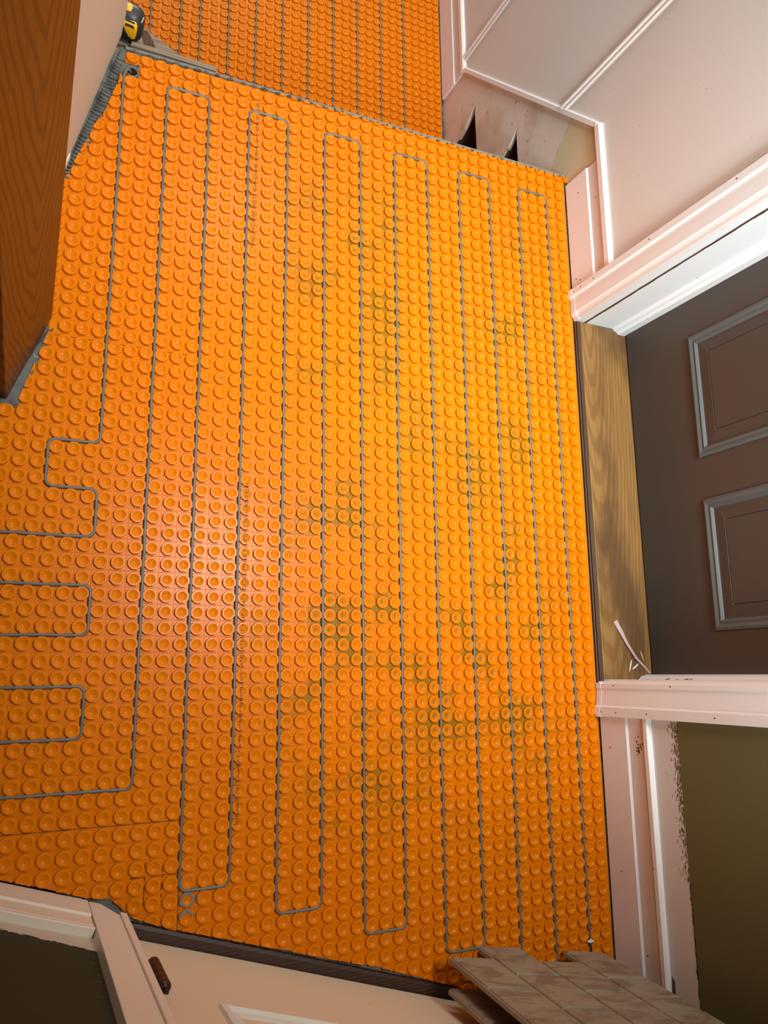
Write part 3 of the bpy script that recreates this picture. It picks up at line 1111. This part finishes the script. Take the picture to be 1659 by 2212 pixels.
smear(6.5, 54.5, -70, 265)
smear(6.5, 55.5, 10, 170)
smear(6.5, 53.5, 150, 230, 0.0105, 0.0145)
smear(7.5, 54.5, 150, 200, 0.0115, 0.0140)
m = MB()
cx, cy = W2(10.8, 50.75)
m.prism([(cx + 0.0048 * math.cos(a * .6283) * random.uniform(.85, 1.1), cy + 0.0048 * math.sin(a * .6283), BASE) for a in range(10)], (0, 0, 0.0016))
m.build('mortar_blob', 'smear', sheet_main)

for k, (u, v) in enumerate(((19.53, 23.65), (35.40, 31.47), (35.47, 35.48), (21.60, 45.45), (7.55, 21.44), (29.1, 37.46))):
    cx, cy = W2(u, v)
    z0 = stud_z(cx, cy)
    m = MB()
    r = 0.0024 + 0.0006 * (k % 3)
    m.prism([(cx + r * math.cos(a * .6283) * random.uniform(.75, 1.2), cy + r * math.sin(a * .6283), z0 - 0.0008) for a in range(10)], (0, 0, 0.0018))
    m.build('mortar_blob', 'smear', sheet_main)

# black grime in the joints of the narrow sheet
m = MB()
rr = random.Random(6)
for (u0, v0, u1, v1) in ((4, 52.2, 4, 54.6), (5, 52.6, 5, 54.2), (3.2, 53, 5.9, 53)):
    k = 9
    for i in range(k):
        if rr.random() < 0.4:
            continue
        a, b = i / k, (i + rr.uniform(0.6, 1.0)) / k
        w = rr.uniform(0.0003, 0.0009)
        x0, y0 = W2(u0 + (u1 - u0) * a, v0 + (v1 - v0) * a)
        x1, y1 = W2(u0 + (u1 - u0) * b, v0 + (v1 - v0) * b)
        m.box(min(x0, x1) - w, max(x0, x1) + w, min(y0, y1) - w, max(y0, y1) + w, BASE - 0.0002, BASE + 0.0004)
m.build('grime_streaks', 'void', sheet_low)

# conduit through the floor where the cable disappears
cc = Vector((0.0165, 0.0115, 0))
v, f = [], []
n = 20
for r, z in ((0.0140, ZF), (0.0140, -0.0020), (0.0108, -0.0020), (0.0108, -0.02)):
    v += [(cc.x + r * math.cos(2 * math.pi * i / n), cc.y + r * math.sin(2 * math.pi * i / n), z) for i in range(n)]
for k in range(3):
    for i in range(n):
        f.append((k * n + i, k * n + (i + 1) % n, (k + 1) * n + (i + 1) % n, (k + 1) * n + i))
cn = mesh_obj('conduit_sleeve', v, f, 'conduit', None, True)
tag(cn, 'grey conduit sleeve in the floor where the cable goes down', 'conduit')
m = MB().prism([(cc.x + 0.0112 * math.cos(2 * math.pi * i / n), cc.y + 0.0112 * math.sin(2 * math.pi * i / n), ZF + 0.0004) for i in range(n)], (0, 0, 0.0006))
m.build('conduit_opening', 'void', cn)

# mortar squeezed out along the landing edge, plus crumbs
m = MB()
rr = random.Random(2)
x = 0.012
while x < 1.17:
    y = edge_y(x)
    L = rr.uniform(0.008, 0.016)
    r = rr.uniform(0.0022, 0.0045)
    m.tube([(x, y - 0.003 + rr.uniform(-.002, .001), -0.003), (x + L / 2, y - 0.003 + rr.uniform(-.003, .001), -0.0015), (x + L, y - 0.003, -0.003)], [r * .5, r, r * .5], 6)
    x += L + rr.uniform(0.006, 0.020)
m.box(0.0, 1.172, 0, 0.0001, ZF, ZF + 0.0001)
for i in range(60):
    x = rr.uniform(-0.012, 0.045) if i < 40 else rr.uniform(-0.09, 0.02)
    y = rr.uniform(0.0, 0.066) if i < 40 else rr.uniform(-0.2, 0.0)
    r = rr.uniform(0.0008, 0.0026)
    if math.hypot(x - 0.0165, y - 0.0115) < 0.016:
        continue
    if i >= 40:
        x = -0.012 + 0.27 * y + rr.uniform(0, 0.012)
    m.prism([(x + r * math.cos(a * 1.2566), y + r * math.sin(a * 1.2566) * .7, BASE) for a in range(5)], (0, 0, r))
o = m.build('mortar_crumbs', 'thinset', floor)
tag(o, 'grey mortar squeezed out along the landing edge', kind='stuff')
m = MB().prism([(-0.012, 0.035, ZF), (0.028, 0.03, ZF), (0.034, edge_y(0) - 0.001, ZF), (-0.010, edge_y(0) - 0.001, ZF)], (0, 0, 0.0022))
m.build('mortar_patch', 'thinset', floor)
m = MB().prism([(0.0, edge_y(0) - 0.004, -0.05), (1.172, edge_y(1.172) - 0.004, -0.05), (1.172, edge_y(1.172) + 0.003, -0.05), (0.0, edge_y(0) + 0.003, -0.05)], (0, 0, 0.0475))
m.build('mortar_edge', 'smear', floor)

# ------------------------------------------------------------------ wood by the landing edge
m = MB()
m.prism([(0.010, 0.0745, -0.03), (0.196, 0.0755, -0.03), (0.197, 0.087, -0.03), (0.09, 0.0865, -0.03), (0.012, 0.0855, -0.03)], (0, 0, 0.0285))
o = m.build('edge_strip', 'greywood', bevel=0.0008)
tag(o, 'weathered grey wooden strip along the landing edge below the power tool', 'wood strip')
m = MB()
m.prism([(-0.06, 0.087, -0.035), (0.152, 0.0875, -0.035), (0.114, 0.108, -0.035), (0.040, 0.147, -0.035), (-0.02, 0.20, -0.035), (-0.06, 0.20, -0.035)], (0, 0, 0.012))
o = m.build('plywood_scrap', 'greywood')
tag(o, 'triangular plywood scrap jutting past the landing edge under the power tool', 'plywood')
m = MB().prism([(0.043, 0.09, -0.0228), (0.062, 0.09, -0.0228), (0.064, 0.108, -0.0228), (0.046, 0.142, -0.0228), (0.03, 0.14, -0.0228)], (0, 0, 0.0005))
m.build('stain', 'framing', o)


# power tool on the scrap
def blob(c, r, rot, e=0.6, nu=20, nv=12, zcut=None):
    v, f = [], []
    sg = lambda a, p: math.copysign(abs(a) ** p, a)
    R = Matrix.Rotation(rot, 3, 'Z')
    for i in range(nv + 1):
        ph = -math.pi / 2 + math.pi * i / nv
        for j in range(nu):
            th = 2 * math.pi * j / nu
            q = Vector((r[0] * sg(math.cos(ph), e) * sg(math.cos(th), e), r[1] * sg(math.cos(ph), e) * sg(math.sin(th), e), r[2] * sg(math.sin(ph), e)))
            v.append(R @ q + Vector(c))
    for i in range(nv):
        for j in range(nu):
            f.append((i * nu + j, i * nu + (j + 1) % nu, (i + 1) * nu + (j + 1) % nu, (i + 1) * nu + j))
    return v, f


ZT = -0.023
tool = bpy.data.objects.new('power_tool', None)
COL.objects.link(tool)
tag(tool, 'black and yellow cordless power tool behind the left wall corner', 'power tool')
tr = math.radians(-10)
v, f = blob((-0.006, 0.1225, ZT + 0.032), (0.041, 0.034, 0.032), tr, 0.62)
mesh_obj('body', v, f, 'toolk', tool, True)
v, f = blob((-0.004, 0.1300, ZT + 0.052), (0.0125, 0.0135, 0.0135), tr, 0.55)
mesh_obj('yellow_panel', v, f, 'tooly', tool, True)
v, f = blob((0.004, 0.0975, ZT + 0.040), (0.0165, 0.0105, 0.0215), tr, 0.55)
vent = mesh_obj('yellow_vent', v, f, 'tooly', tool, True)
m = MB()
for k in range(2):
    m.obox((-0.006 + 0.0005 * k, 0.0895 + 0.0062 * k, ZT + 0.052 + 0.004 * k), (0.0175, -0.0030, 0.0), (0.0004, 0.0020, 0.001), (0, 0, 0.0075))
m.build('vent_slots', 'black', vent)
m = MB().tube([(0.0300, 0.132, ZT + 0.049), (0.0300, 0.122, ZT + 0.054), (0.0265, 0.110, ZT + 0.055), (0.0215, 0.103, ZT + 0.056)], [0.0010, 0.0018, 0.0018, 0.0010], 6)
m.build('stripe', 'tan_edge', tool, True)
MB().box(-0.03, 0.018, 0.100, 0.145, ZT, ZT + 0.008).build('base', 'toolk', tool)

# ------------------------------------------------------------------ oak newel post
A, B = Vector((-0.102, -0.582, 0)), Vector((-0.169, -0.762, 0))
e = (B - A).normalized()
nn = Vector((e.y, -e.x, 0))
if nn.x > 0:
    nn = -nn
wid = (B - A).length
newel = bpy.data.objects.new('newel_post', None)
COL.objects.link(newel)
newel.location = A
newel.rotation_euler = (0, 0, math.atan2(e.y, e.x))
tag(newel, 'wide boxed oak newel post with bold cathedral grain at the left', 'newel post')
nl_ = -0.15 if (Matrix.Rotation(math.atan2(e.y, e.x), 3, 'Z') @ Vector((0, -1, 0))).dot(nn) > 0 else 0.15
m = MB().box(0, wid, min(0, nl_), max(0, nl_), ZF + 0.001, 1.10)
m.build('post', 'newel', newel, bevel=0.003)
m = MB().box(-0.012, wid + 0.012, min(0, nl_) - 0.012, max(0, nl_) + 0.012, 1.10, 1.13)
m.build('cap', 'newel', newel, bevel=0.006)

# ------------------------------------------------------------------ leaning tile panels
UU = Vector((-0.058, -0.031, 0.998)).normalized()
WW = Vector((0.986, -0.158, 0.053))
WW = (WW - UU * WW.dot(UU)).normalized()
FN = UU.cross(WW).normalized()          # out of the face
if FN.y < 0:
    FN = -FN
T0 = Vector((0.8115, -1.837, 0.0))
TT = 0.0105


def tile_panel(o0, label, rows=4, cols=((-0.102, 0.0, 0.068), (0.0, 0.1045, 0.0), (0.1045, 0.2085, 0.0755), (0.2085, 0.313, 0.006))):
    root = bpy.data.objects.new('tile_panel', None)
    COL.objects.link(root)
    tag(root, label, 'tile', 'tile panels leaning by the near wall')
    rnd = random.Random(21)
    m = MB()
    g = 0.0030
    for (a, b, z0) in cols:
        p = o0 + WW * a + UU * z0
        m.obox(p - FN * TT, WW * (b - a), UU * (rows * 0.1525), FN * (TT - 0.0030))
    m.build('backing', 'grout', root)
    for (a, b, z0) in cols:
        for k in range(rows):
            q0 = z0 + k * 0.1525
            p = [(a + g, q0 + g), (b - g, q0 + g), (b - g, q0 + 0.1525 - g), (a + g, q0 + 0.1525 - g)]
            # slightly uneven slate edge
            out = []
            for i in range(4):
                (x1, y1), (x2, y2) = p[i], p[(i + 1) % 4]
                for j in range(5):
                    t = j / 5
                    jx, jy = (rnd.uniform(-.0010, .0010), rnd.uniform(-.0014, .0014)) if j else (0, 0)
                    if k == 0 and i == 0:
                        jy = 0
                    out.append((x1 + (x2 - x1) * t + jx, y1 + (y2 - y1) * t + jy))
            if k == 0:
                out = [(x, y - (g if abs(y - (q0 + g)) < 1e-6 else 0)) for x, y in out]
            cx, cy = (a + b) / 2, q0 + 0.076
            v, f = [], []
            for sc, h in ((1.0, -0.0040), (0.99, -0.0012), (0.955, 0.0002 + rnd.uniform(0, 0.0006))):
                for x, y in out:
                    v.append(o0 + WW * (cx + (x - cx) * sc) + UU * (cy + (y - cy) * (1 - (1 - sc) * 0.7)) + FN * h)
            n = len(out)
            for r in range(2):
                for i in range(n):
                    f.append((r * n + i, r * n + (i + 1) % n, (r + 1) * n + (i + 1) % n, (r + 1) * n + i))
            f.append(tuple(2 * n + i for i in range(n)))
            mesh_obj('brick', v, f, 'tile', root)
    return root


tile_panel(T0, 'front brown brick-pattern tile panel with stepped edge leaning beside the baseboard')
# the second panel stands behind, nearer the closet door
tip = Vector((0.738, -1.905, 0.0)) - CAM
pl0 = T0 - FN * 0.046
t = (pl0 - CAM).dot(FN) / tip.dot(FN)
corner = CAM + tip * t
o2 = corner - WW * (-0.102) - UU * 0.068
o2.z = max(o2.z, 0.0)
tile_panel(o2, 'rear brown tile panel, shaded, between the front tile panel and the closet door')

# ------------------------------------------------------------------ debris on the threshold
m = MB()
pk = [((1.238, -1.150), 0.006), ((1.250, -1.172), 0.0056), ((1.268, -1.206), 0.0034), ((1.294, -1.242), 0.0030), ((1.318, -1.262), 0.0026), ((1.338, -1.279), 0.0022)]
vs, fs = [], []
for i, ((x, y), w) in enumerate(pk):
    z = 0.0012 + 0.004 * math.sin(i / 5 * math.pi)
    vs += [(x - w * .7, y - w * .7, z), (x + w * .7, y + w * .5, z + 0.002), (x + w * .7, y + w * .5, z + 0.0028), (x - w * .7, y - w * .7, z + 0.0008)]
for i in range(5):
    for j in range(4):
        fs.append((i * 4 + j, i * 4 + (j + 1) % 4, i * 4 + 4 + (j + 1) % 4, i * 4 + 4 + j))
fs += [(0, 1, 2, 3), (20, 21, 22, 23)]
o = mesh_obj('paint_peel', vs, fs, 'peel')
tag(o, 'long curled mauve strip of peeled paint on the oak threshold', 'paint peel')


def grain(a, b, w, name, mat, label):
    a, b = Vector(a + (0.0022,)), Vector(b + (0.0022,))
    pts = [a + (b - a) * (i / 6) for i in range(7)]
    o = MB().tube(pts, [w * .35, w * .8, w, w, w * .9, w * .7, w * .3], 8).build(name, mat, None, True)
    o.scale = (1, 1, 1)
    tag(o, label, 'debris')


grain((1.282, -1.246), (1.272, -1.277), 0.0020, 'paint_chip', 'chip', 'upright white paint chip on the oak threshold')
grain((1.283, -1.270), (1.304, -1.256), 0.0022, 'paint_chip', 'chip', 'slanted white paint chip nearer the dark door on the oak threshold')
grain((1.312, -1.224), (1.322, -1.252), 0.0024, 'wood_splinter', 'rawwood', 'short brown wood splinter beside the paint strip on the threshold')
